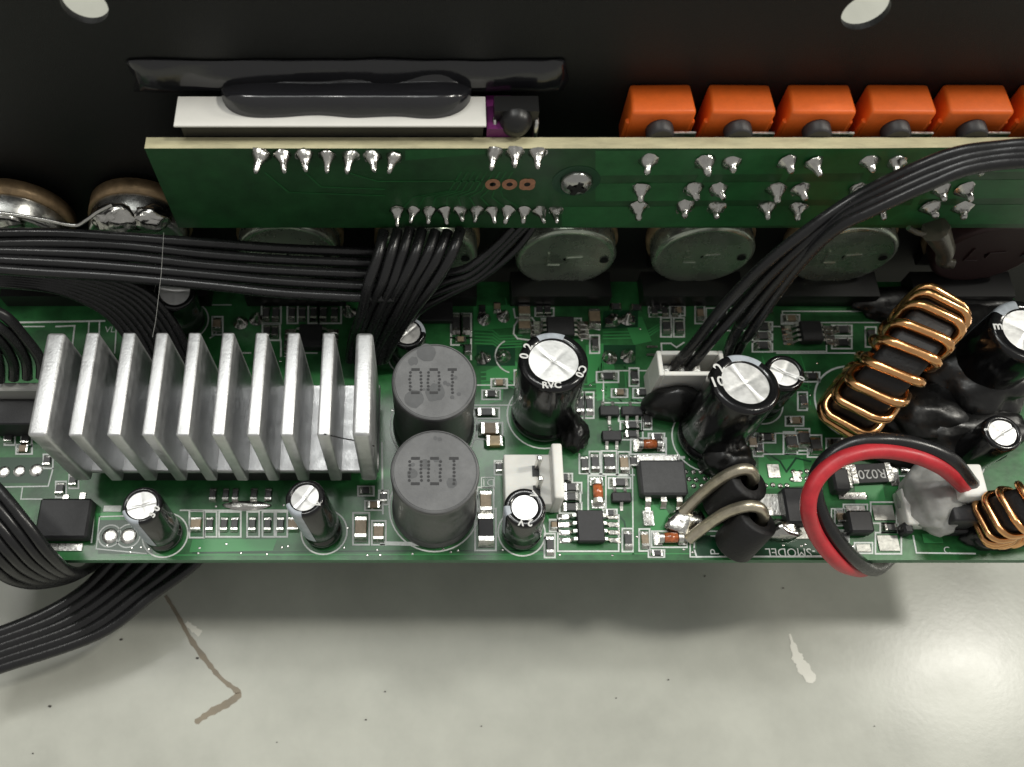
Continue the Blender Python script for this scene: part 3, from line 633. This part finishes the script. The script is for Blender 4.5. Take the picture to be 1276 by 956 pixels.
# plenty of further small parts in the dim rows behind
for x in range(600, 980, 24):
    if random.random() < .55: smd(x+random.uniform(-5, 5), 386+random.uniform(-3, 2), random.choice('vh'), 15, 8, .5, random.choice(['resistor', 'ceramic', 'chip']), random.random() < .5)
for x, y in ((1000, 548), (1015, 556), (985, 552)): smd(x, y, 'v', 22, 12, .8, 'resistor')
for x, y in ((470, 440), (478, 620), (622, 583), (945, 560)): smd(x, y, 'v', 14, 8, .5)

# ================================================================== heat sink
HB, HT = 5.4, 22.0
fx = [45, 93, 141, 184, 227, 271, 315, 357, 403, 450]
hy0, hy1 = P(250, 543, HT).y, P(250, 414, HT).y
xs = [P(x, 543, HT).x for x in fx]; hc = Vector(((xs[0]+xs[-1])/2, (hy0+hy1)/2, 2.4))
hs = thing('heat_sink', hc, 'silver aluminium heat sink with ten upright fins', 'heat sink')
link('base_plate', bevel_box(xs[-1]-xs[0]+2.6, hy1-hy0-1.2, 1.0, .15, 'alu', name='base_plate'), hs, (0, .6, HB-2.4-.5))
for i, x in enumerate(xs):
    t = 2.5 if i == 0 else (2.3 if i == 9 else (1.75 if i in (1, 2) else 1.65))
    link('fin', bevel_box(t, hy1-hy0, HT-HB+.9, .28 if t < 2 else .5, 'alu', 3, name='fin'), hs, (x-hc.x, 0, (HT+HB-.9)/2-2.4))
b = MB(); b.box((0, 0, .0), (xs[-1]-xs[0]-6, hy1-hy0-3, 3.9)); b.build('thermal_pad', 'chip', hs)  # black block, coloured for the shade in the gap below the base
o = blob('solder_lump', P(308, 630, .1)-MBO, (3.4, .7, .4), 'solder', 2, .2, parent=mb); tag(o, 'flat shiny solder lump below the heat sink')

# ================================================================== shielded inductors printed 100
def dotted_100(parent, z, seed):
    b = MB(); random.seed(seed)
    def dash(x, y, l, w): b.box((x, y, z), (l, w, .03))
    for zx in (-2.55, -.05):
        dash(zx, 1.75, 1.15, .38); dash(zx, -1.75, 1.15, .38)
        for i in range(6):
            for s in (-.75, .75): b.lathe([(.2, z-.01), (.2, z+.015)], 7, c=(zx+s+random.uniform(-.06, .06), -1.3+i*.52, 0))
    dash(2.5, 1.75, 1.25, .38)
    for i in range(7): b.lathe([(.21, z-.01), (.21, z+.015)], 7, c=(2.5+random.uniform(-.05, .05), -1.75+i*.52, 0))
    o = b.build('lettering', 'dot', parent); o['kind'] = 'stuff'; return o
def inductor(px, py, label, seed, nsm, smax):
    h = 15.8; c = P(px, py, h); t = thing('inductor', (c.x, c.y, .05), label, 'inductor', 'round shielded inductors printed 100'); r = 5.85
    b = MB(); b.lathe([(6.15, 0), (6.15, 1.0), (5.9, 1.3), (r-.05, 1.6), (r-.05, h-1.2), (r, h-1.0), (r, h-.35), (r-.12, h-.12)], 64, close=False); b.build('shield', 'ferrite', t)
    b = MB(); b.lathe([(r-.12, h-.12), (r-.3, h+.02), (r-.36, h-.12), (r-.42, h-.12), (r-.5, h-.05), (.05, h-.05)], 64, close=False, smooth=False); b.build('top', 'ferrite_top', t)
    dotted_100(t, h-.02, seed)
    random.seed(seed)
    for i in range(nsm):
        a, rr, sz = random.uniform(0, 6.28), random.uniform(1.5, 4.6), random.choice((.2, .3, .35, .7, smax))
        n = 14; b = MB(); b.add([(rr*math.cos(a)+sz*(1+.4*noise.noise(Vector((q, seed, i))))*math.cos(2*math.pi*q/n), rr*math.sin(a)+sz*(1+.5*noise.noise(Vector((q*.7, seed, i+9))))*math.sin(2*math.pi*q/n), h-.045+i*.002) for q in range(n)], [tuple(range(n))])
        b.build('smudge', 'ferrite_smudge', t)
    sc_ = MBO
    n = 48; S.strip([(c.x+6.6*math.cos(2*math.pi*i/n), c.y+6.6*math.sin(2*math.pi*i/n), .05) for i in range(n)], .22, .05, 0, True)
inductor(541, 475, 'grey round inductor farther from the board edge with smudged top', 5, 13, 1.35)
inductor(542, 587, 'grey round inductor nearer the board edge with clean 100 print', 8, 8, .45)

# ================================================================== electrolytic capacitors
def capacitor(px, py, r, h, label, base=None, cross=30., stripe=None, txt=(), disc=.66, lean=None, k=1.0, gr=1.0):
    c = P(px, py, h)
    bx_, by_ = (c.x, c.y)
    if base: q = P(base[0], base[1], 0); bx_, by_ = q.x, q.y
    t = thing('capacitor', (bx_, by_, .05), label, 'capacitor', 'electrolytic capacitors')
    # lean the can so that its foot stands on the board where the photo shows it
    v = Vector((c.x-bx_, c.y-by_, h)); t.rotation_mode = 'QUATERNION'; t.rotation_quaternion = Vector((0, 0, 1)).rotation_difference(v.normalized())
    n = 44; b = MB()
    b.lathe([(r*.93, 0), (r*.98, .25), (r, .8), (r, 1.6), (r*.94, 1.95), (r*.935, 2.25), (r, 2.7), (r, h-.75), (r*.985, h-.35), (r*.93, h-.06), (r*.88, h), (r*disc+.12, h+.02), (r*disc, h-.12), (r*disc-.06, h-.3)], n, close=False); b.build('sleeve', 'sleeve', t)
    # pressed metal end with its cross
    rd = r*disc; b = MB(); ng, ca, sa = 22, math.cos(R(cross)), math.sin(R(cross)); vs = []; nr = 10
    for j in range(nr+1):
        for i in range(48):
            a = 2*math.pi*i/48; rr = rd*j/nr; x, y = rr*math.cos(a), rr*math.sin(a); u, w_ = x*ca+y*sa, -x*sa+y*ca
            g = gr*(.05*math.exp(-(u/.3)**2)+.16*math.exp(-(w_/.13)**2))
            vs.append((x, y, h-.18-g+.10*math.cos(2*(a-R(cross)))*rr/rd*.6*k))
    b.add(vs, [(j*48+i, j*48+(i+1) % 48, (j+1)*48+(i+1) % 48, (j+1)*48+i) for j in range(nr) for i in range(48)], 0, True); b.build('end_cap', 'alu_top', t)
    if stripe is not None:
        b = MB(); prof = [(r+.02, 3), (r+.02, h-.75), (r*.985+.025, h-.34), (r*.93+.02, h-.03), (r*.88, h+.03), (r*disc+.2, h+.045)]
        m = 8; vs = []
        for j, (rr, z) in enumerate(prof):
            for i in range(m+1): a = R(stripe[0]+(stripe[1]-stripe[0])*i/m); vs.append((rr*math.cos(a), rr*math.sin(a), z))
        b.add(vs, [(j*(m+1)+i, j*(m+1)+i+1, (j+1)*(m+1)+i+1, (j+1)*(m+1)+i) for j in range(len(prof)-1) for i in range(m)], 0, True); b.build('polarity_stripe', 'stripe', t)
    for s, ang, size, rot in txt:
        rr = r*(disc+.97)/2-.02; link('lettering', text_mesh(s, size*1.15, 'ink', .05), t, (rr*math.cos(R(ang)), rr*math.sin(R(ang)), h+.06), (0, 0, R(rot)))
    S.strip([(bx_+(r+.55)*math.cos(2*math.pi*i/40), by_+(r+.55)*math.sin(2*math.pi*i/40), .054) for i in range(40)], .22, .054, 0, True)
    return t
capacitor(690, 449, 4.85, 15.8, 'large black capacitor with white crossed end beside the inductors', (676, 518), -42, (66, 118), (('0', 170, 1.5, 80), ('2', 146, 1.5, 60), ('RVC', 262, 1.2, 0), ('0', 325, 1.3, 240), ('C', 340, 1.3, 240)), disc=.71)
capacitor(930, 476, 4.85, 15.8, 'large black capacitor printed 10 standing by the white connector', (882, 547), -60, (50, 112), (('10', 182, 1.9, 10), ('2', 146, 1.9, 55)), disc=.69)
capacitor(978, 464, 2.9, 11.0, 'small black capacitor tucked behind the large one printed 10', None, -30, None, (('0', 335, 1.1, 60),), disc=.72)
capacitor(176, 629, 2.7, 11.5, 'small black capacitor before the left end of the heat sink', (206, 667), 15, (200, 270), (('5', 320, 1.1, 60), ('0', 345, 1.1, 60)), disc=.74)
capacitor(379, 619, 2.75, 11.5, 'small black capacitor before the right end of the heat sink', (404, 663), 55, (200, 265), (('V', 330, 1.0, 60),), disc=.70)
capacitor(654, 632, 2.85, 10.5, 'small black capacitor with plain end before the white connector', (650, 664), 0, (175, 205), (('2', 285, 1.2, 170), ('V', 255, 1.0, 170), ('V', 50, 1.2, 60)), disc=.62, k=0, gr=0.)
capacitor(1250, 539, 2.7, 11.0, 'small black capacitor above the copper ring coil', None, 30, None, (('3', 170, .8, 90),), disc=.70)
capacitor(1280, 412, 5.0, 15.8, 'large black capacitor cut by the picture edge', None, 60, (95, 140), (('m', 170, 1.6, 0),), disc=.66)
capacitor(508, 414, 2.7, 8.0, 'small capacitor half hidden behind the smudged inductor', None, 40, (0, 60), (), disc=.7)
capacitor(217, 361, 3.0, 15.0, 'black capacitor under the flat black wires', (232, 400), 0, None, (), disc=.72)

# ================================================================== copper wound ring cores
def ring_core(c, Ro, Ri, hw, axis_ang, nturn, r, label, skip=(), roll=0.):
    t = thing('ring_core_choke', (c[0], c[1], c[2]-Ro), label, 'choke', 'copper wound ring chokes')
    # local frame: ring in local xz plane, axis along local y; turned about z
    t.rotation_euler = (roll, 0, axis_ang); o0 = Vector((0, 0, Ro))
    sec = []
    for a, bq in ((Ro, hw), (Ri, hw), (Ri, -hw), (Ro, -hw)): sec.append((a, bq))
    def rrect(rc, off, n=5):
        pts = []
        for cx_, cy_, a0 in ((Ro-rc, hw-rc, 0), (Ri+rc, hw-rc, 90), (Ri+rc, -hw+rc, 180), (Ro-rc, -hw+rc, 270)):
            for i in range(n): an = R(a0+90*i/(n-1)); pts.append((cx_+(rc+off)*math.cos(an), cy_+(rc+off)*math.sin(an)))
        return pts
    sec = rrect(1.0, 0); ns = len(sec); n = 56; b = MB(); vs = []
    for j in range(n):
        a = 2*math.pi*j/n
        for rr, hh in sec: vs.append((rr*math.cos(a), hh, rr*math.sin(a)))
    b.add(vs, [(j*ns+i, j*ns+(i+1) % ns, ((j+1) % n)*ns+(i+1) % ns, ((j+1) % n)*ns+i) for j in range(n) for i in range(ns)], 0, True); b.build('core', 'core', t, o0)
    for j in range(nturn):
        a = 2*math.pi*(j+.3)/nturn+random.uniform(-.03, .03); pts = []
        for q, (rr, hh) in enumerate(rrect(1.0, r)):
            aa = a+(hh/hw)*.06; pts.append((rr*math.cos(aa), hh, rr*math.sin(aa)))
        b = MB(); b.tube(pts, r, 8, closed=True); b.build('wire_turn', 'copper', t, o0)
    return t
cc = P(1112, 452, 12.0)
ring_core((cc.x, cc.y, 11.6), 10.9, 7.0, 2.95, R(48), 20, .70, 'black ring choke standing upright, wound with bright copper wire')
cc = P(1262, 640, 7)
ring_core((cc.x+2.5, cc.y, 7.6), 6.6, 3.4, 2.6, R(8), 18, .5, 'small copper wound ring choke beside the red wire connector')

# ================================================================== wires
def ribbon(label, up_, lo, n, r, cat='cable', name='ribbon_cable', jit=.0, grp=None, m='wire'):
    A = [P(*q) for q in up_]; B = [P(*q) for q in lo]
    c0 = A[0]; t = thing(name, c0, label, cat, grp)
    for i in range(n):
        f = i/(n-1) if n > 1 else 0
        pts = [a.lerp(bq, f)+Vector((random.uniform(-jit, jit), random.uniform(-jit, jit), random.uniform(-jit, jit)))-c0 for a, bq in zip(A, B)]
        b = MB(); b.tube(spline(pts, 7), r, 10); b.build('wire', m, t)
    return t
ribbon('flat black ribbon of five wires running level above the heat sink', [(-40, 293, 25), (60, 291, 25), (150, 294, 24), (260, 303, 22), (360, 310, 20), (500, 316, 18)], [(-40, 334, 24), (60, 338, 23.5), (150, 344, 22), (260, 357, 20), (360, 367, 18.5), (490, 373, 17)], 5, .72, jit=.16)
ribbon('black wires bending down behind the heat sink fins', [(-40, 326, 20), (50, 333, 19), (120, 340, 18), (180, 362, 16), (215, 400, 12), (240, 450, 6)], [(-40, 352, 18), (50, 358, 17), (95, 370, 15), (135, 393, 12), (165, 430, 8), (180, 465, 4)], 9, .62)
ribbon('fan of black wires dropping from the upright board to the heat sink', [(478, 287, 23), (470, 318, 22.5), (460, 352, 20), (450, 388, 15), (440, 425, 8), (435, 450, 4)], [(575, 287, 23), (562, 318, 22.5), (541, 352, 19), (513, 390, 14), (490, 425, 8), (480, 450, 4)], 7, .78, jit=.2)
ribbon('loose black wires curving from under the screw to the wire fan', [(640, 281, 22), (618, 306, 20), (585, 332, 18), (548, 346, 16), (515, 368, 12), (490, 400, 7)], [(668, 281, 21), (640, 308, 18), (600, 345, 15), (560, 366, 13), (525, 385, 10), (500, 415, 5)], 4, .6, jit=.3)
ribbon('black wires at the picture edge plugged in beside the heat sink', [(-30, 378, 22), (5, 395, 20), (28, 420, 16), (48, 448, 12), (50, 470, 9)], [(-50, 420, 20), (-25, 425, 19), (-8, 435, 16), (-2, 452, 12), (0, 474, 9)], 4, .78, jit=.15)
ribbon('black ribbon looping over the board edge at the left corner', [(-40, 575, 14), (0, 612, 13), (35, 655, 11), (62, 690, 7), (88, 712, 0), (112, 708, -8), (135, 690, -14)], [(-60, 668, 12), (-28, 692, 10), (-5, 711, 6), (18, 724, 0), (50, 728, -6), (92, 719, -11), (118, 700, -16)], 6, .78)
ribbon('black ribbon cable crossing the bare table under the board', [(165, 672, -14), (138, 702, -14), (105, 735, -14), (60, 763, -14), (0, 788, -14), (-60, 806, -14)], [(270, 672, -15), (238, 706, -15), (190, 741, -15), (122, 790, -15.5), (0, 832, -16), (-60, 852, -16)], 6, .98)
# cable arching in from the right
c0 = P(1300, 190, 44)
t = thing('ribbon_cable', c0, 'black cable of four wires arching over the upright board to the white connector', 'cable')
wa = [(1620, 250, 30), (1460, 196, 40), (1320, 180, 44), (1236, 184, 43), (1186, 192, 42), (1137, 211, 40), (1072, 243, 36), (1017, 279, 33), (958, 325, 28), (905, 378, 20)]
wb = [(1620, 274, 28), (1460, 220, 39), (1320, 202, 43), (1219, 208, 42), (1153, 232, 40), (1088, 262, 37), (1042, 285, 34), (1000, 325, 28), (962, 374, 20), (935, 415, 13)]
ends = [[(868, 425, 13), (844, 452, 8), (838, 462, 5)], [(886, 425, 13), (863, 453, 8), (858, 463, 5)], [(925, 400, 15), (912, 425, 11), (905, 448, 6)], [(926, 425, 10), (918, 440, 7), (912, 455, 4)]]
for i in range(4):
    f = i/3; pts = [P(*a).lerp(P(*q), f)-c0 for a, q in zip(wa, wb)]+[P(*e)-c0 for e in ends[i]]
    b = MB(); b.tube(spline(pts, 7), .78, 10); b.build('wire', 'wire', t)
# red and black supply wires
b = MB(); b.tube(spline([P(*q) for q in ((1212, 618, 5), (1198, 603, 9), (1172, 582, 13), (1135, 567, 15), (1090, 562, 16), (1048, 572, 16), (1018, 597, 15), (1007, 630, 13), (1016, 665, 8), (1040, 697, 3), (1062, 709, -2), (1082, 708, -8), (1100, 690, -12))], 8), 1.05, 12)
o = b.build('wire', 'wire_red'); tag(o, 'thick red wire looping from the white connector over the board edge', 'wire')
b = MB(); b.tube(spline([P(*q) for q in ((1216, 610, 5), (1208, 600, 9), (1186, 574, 13), (1150, 557, 15), (1105, 549, 16), (1060, 554, 15.5), (1028, 575, 14), (1015, 605, 12), (1024, 642, 9), (1047, 678, 5), (1072, 702, 0), (1092, 709, -6), (1112, 692, -12))], 8), 1.05, 12)
o = b.build('wire', 'wire'); tag(o, 'thick black wire running beside the red wire over the board edge', 'wire')

# ================================================================== connectors
def shell(t, x0, x1, y0, y1, h, wall, floor, m='nylon', loc=None):
    b = MB(); b.box(((x0+x1)/2, (y0+y1)/2, floor/2), (x1-x0, y1-y0, floor)); o = b.build('housing', m, t)
    for nm, cx_, cy_, dx, dy in (('side', x0+wall/2, (y0+y1)/2, wall, y1-y0), ('side', x1-wall/2, (y0+y1)/2, wall, y1-y0), ('side', (x0+x1)/2, y0+wall/2, x1-x0-2*wall-.02, wall), ('side', (x0+x1)/2, y1-wall/2, x1-x0-2*wall-.02, wall)):
        link('housing_wall', bevel_box(dx, dy, h-floor+.02, .12, m, name='housing_wall'), t, (cx_, cy_, (h+floor)/2))
a, q = P(818, 437, 9.0), P(905, 468, 9.0); cx_, cy_ = (a.x+q.x)/2, (a.y+q.y)/2
t = thing('connector', (cx_, cy_, .05), 'white open connector where the arching black cable plugs in', 'connector', 'white wire connectors')
hw, hd = (q.x-a.x)/2, (a.y-q.y)/2; shell(t, -hw, hw, -hd, hd, 9.0, .7, 3.0)
for dx in (-2.3, 0, 2.3): b = MB(); b.box((dx-1, -.1, 4.6), (1.6, 2.0, 3.2)); b.build('terminal', 'tin', t)
blob('black_glue', P(840, 503, 2.2), (4.8, 2.4, 4.2), 'glue_black', 21, .15).update_tag()  # plain black lump filling the dark spot before the connector
tag(bpy.data.objects['black_glue'], 'black lump in front of the white cable connector', 'glue')
a, q = P(628, 563, 5.0), P(700, 626, 5.0); cx_, cy_ = (a.x+q.x)/2, (a.y+q.y)/2; hw, hd = (q.x-a.x)/2, (a.y-q.y)/2
t = thing('connector', (cx_, cy_, .05), 'white two pin header without a plug beside the small plain capacitor', 'connector', 'white wire connectors')
link('housing', bevel_box(2*hw, 2*hd, 4.0, .25, 'nylon', 2, name='housing'), t, (0, 0, 2.0))
link('housing_wall', bevel_box(1.5, 2*hd+.6, 7.2, .3, 'nylon', 2, name='housing_wall'), t, (hw-.55, .2, 3.6))
for dy in (-1.25, 1.75): link('pin', bevel_box(.75, .75, 6.0, .15, 'tin', name='pin'), t, (.8, dy, 5.0)); link('socket', bevel_box(1.0, 1.6, .3, 0, 'chip', name='socket'), t, (.6, dy-.6, 4.0))
a = P(1209, 600, 9.0)
t = thing('connector', (a.x, a.y, .05), 'white connector holding the thick red and black wires', 'connector', 'white wire connectors')
link('housing', bevel_box(3.4, 4.8, 8.8, .4, 'nylon', 2, name='housing'), t, (.6, .3, 4.4)); link('latch', bevel_box(4.0, 2.4, 4.5, .3, 'chip', 2, name='latch'), t, (.2, -3.6, 4.0))
link('base', bevel_box(8.0, 5.4, 3.0, .3, 'nylon', 2, name='base'), t, (-2.6, -1.6, 1.5))
o = blob('hot_glue', P(1160, 622, 2.6), (4.2, 5.0, 4.2), 'glue', 4, .22, sub=4); tag(o, 'cloudy grey hot glue lump against the red wire connector', 'glue')
a = P(18, 481, 8)
t = thing('connector', (a.x, a.y, .05), 'grey wire header at the picture edge beside the heat sink', 'connector', 'white wire connectors')
link('housing', bevel_box(9.5, 1.3, 7.8, .2, 'nylon_grey', name='housing'), t, (0, 0, 3.9)); link('base', bevel_box(9.5, 4.0, 5, .2, 'chip', name='base'), t, (0, -2.8, 2.5))

# ================================================================== ferrite beads on thick bare wire
def bead(pts, bp, r, ln, label, seed):
    c = P(*bp[0]); d = P(*bp[1])-c; t = thing('ferrite_bead', (c.x, c.y, .05), label, 'ferrite bead', 'ferrite beads on bare wire')
    ax = d.normalized(); b = MB(); b.lathe([(r*.5, 0), (r*.93, 0), (r, .3), (r, ln-.3), (r*.93, ln), (.05, ln)], 28, close=False)
    o = b.build('bead', 'core', t, (0, 0, c.z-.05)); o.rotation_mode = 'QUATERNION'; o.rotation_quaternion = Vector((0, 0, 1)).rotation_difference(ax)
    b = MB(); b.tube([P(*q)-Vector((c.x, c.y, .05)) for q in pts] if len(pts) < 3 else spline([P(*q)-Vector((c.x, c.y, .05)) for q in pts], 7), .84, 10); b.build('bare_wire', 'lead', t)
bead([(850, 640, .6), (872, 618, 3), (898, 597, 7), (920, 586, 9.2), (934, 586, 9.3), (939, 595, 7.6), (936, 604, 5)], [(934, 600, 7.6), (900, 628, 1.6)], 2.9, 7.5, 'black ferrite bead hooked by bare wire, next to the large capacitor', 1)
bead([(858, 672, .6), (880, 655, 3), (905, 639, 6.4), (930, 631, 8.6), (946, 633, 8.6), (951, 642, 7), (948, 652, 4.5)], [(945, 646, 6.8), (914, 680, 1.6)], 2.9, 6.5, 'black ferrite bead hooked by bare wire, next to the board edge', 2)
o = blob('solder_lump', P(856, 652, .3)-MBO, (2.6, 2.4, 1.0), 'solder', 31, .45, parent=mb); tag(o, 'rough solder lump at the foot of the bare wires')
o = blob('solder_lump', P(975, 662, .3)-MBO, (2.4, 1.6, 1.8), 'solder', 33, .4, parent=mb); tag(o, 'peaked solder lump beside the red wire')
blob('hot_glue', P(918, 684, 1.2), (2.2, 1.6, 1.6), 'glue_clear', 12, .3); tag(bpy.data.objects['hot_glue.001'], 'small cloudy glue drop under the bead at the board edge', 'glue')

# ================================================================== glue, threads
for i, (px, py, z, d, l) in enumerate((((1148), 520, 2, (7, 5, 4), 'black glue spread at the foot of the copper ring choke'), (1215, 470, 2.5, (8, 7, 5), 'black glue mass between the copper choke and the cut off capacitor'), (1200, 540, 1.5, (9, 4.5, 3.5), 'black glue behind the red wire connector'), (1228, 425, .6, (13, 8, 2.2), 'black glue coat widened to deepen the shade under the cut off capacitor'), (1165, 382, .5, (13, 3.6, 1.8), 'added black coat standing in for shade behind the copper ring choke'), (1150, 560, .5, (10, 3, 1.8), 'black glue coat under the red wire loop'), (1240, 668, 1, (5, 2, 3), 'black glue under the small copper choke'), (716, 540, 1.2, (2.2, 3, 2.6), 'black lump in place of a ribbed part by the large capacitor with a white cross'), (905, 575, 1.5, (4, 3.5, 4), 'black glue between the bead and the capacitor printed 10'))):  # two flat coats at the rear right are added to deepen its shade
    o = blob('black_glue', P(px, py, z), d, 'glue_black', 50+i, .24, sub=4); tag(o, l, 'glue')  # the lump by the crossed capacitor replaces a ribbed black part
b = MB(); b.tube(spline([Q(1165, 286, 72.5), Q(1172, 300, 72.3), Q(1178, 314, 72), Q(1176, 326, 71.5), Q(1190, 329, 71)], 6), 1.2, 8, taper=[1.6-.045*i for i in range(25)])
b.tube(spline([Q(1132, 284, 72.6), Q(1145, 291, 72.4), Q(1160, 292, 72.4), Q(1182, 287, 72.6)], 6), .4, 6)
o = b.build('hot_glue', 'glue_clear'); tag(o, 'stringy clear glue drip hanging below the upright board', 'glue')
b = MB(); b.tube([P(204, 290, 26.5), P(201, 340, 25), P(194, 400, 23.5), P(190, 420, 22.5)], .022, 5); o = b.build('glue_thread', 'nylon_grey'); tag(o, 'fine glue thread hanging over the flat black ribbon', 'thread')
b = MB(); b.tube(spline([P(404, 541, 22.2), P(425, 546, 20), P(446, 550, 19), P(466, 556, 17)], 5), .09, 5); o = b.build('glue_thread', 'wire'); tag(o, 'fine dark thread lying across the last heat sink fins', 'thread')

mn(tag(S.build('silkscreen_print', 'silk', mb), 'white printed outlines on the main board', kind='stuff'))
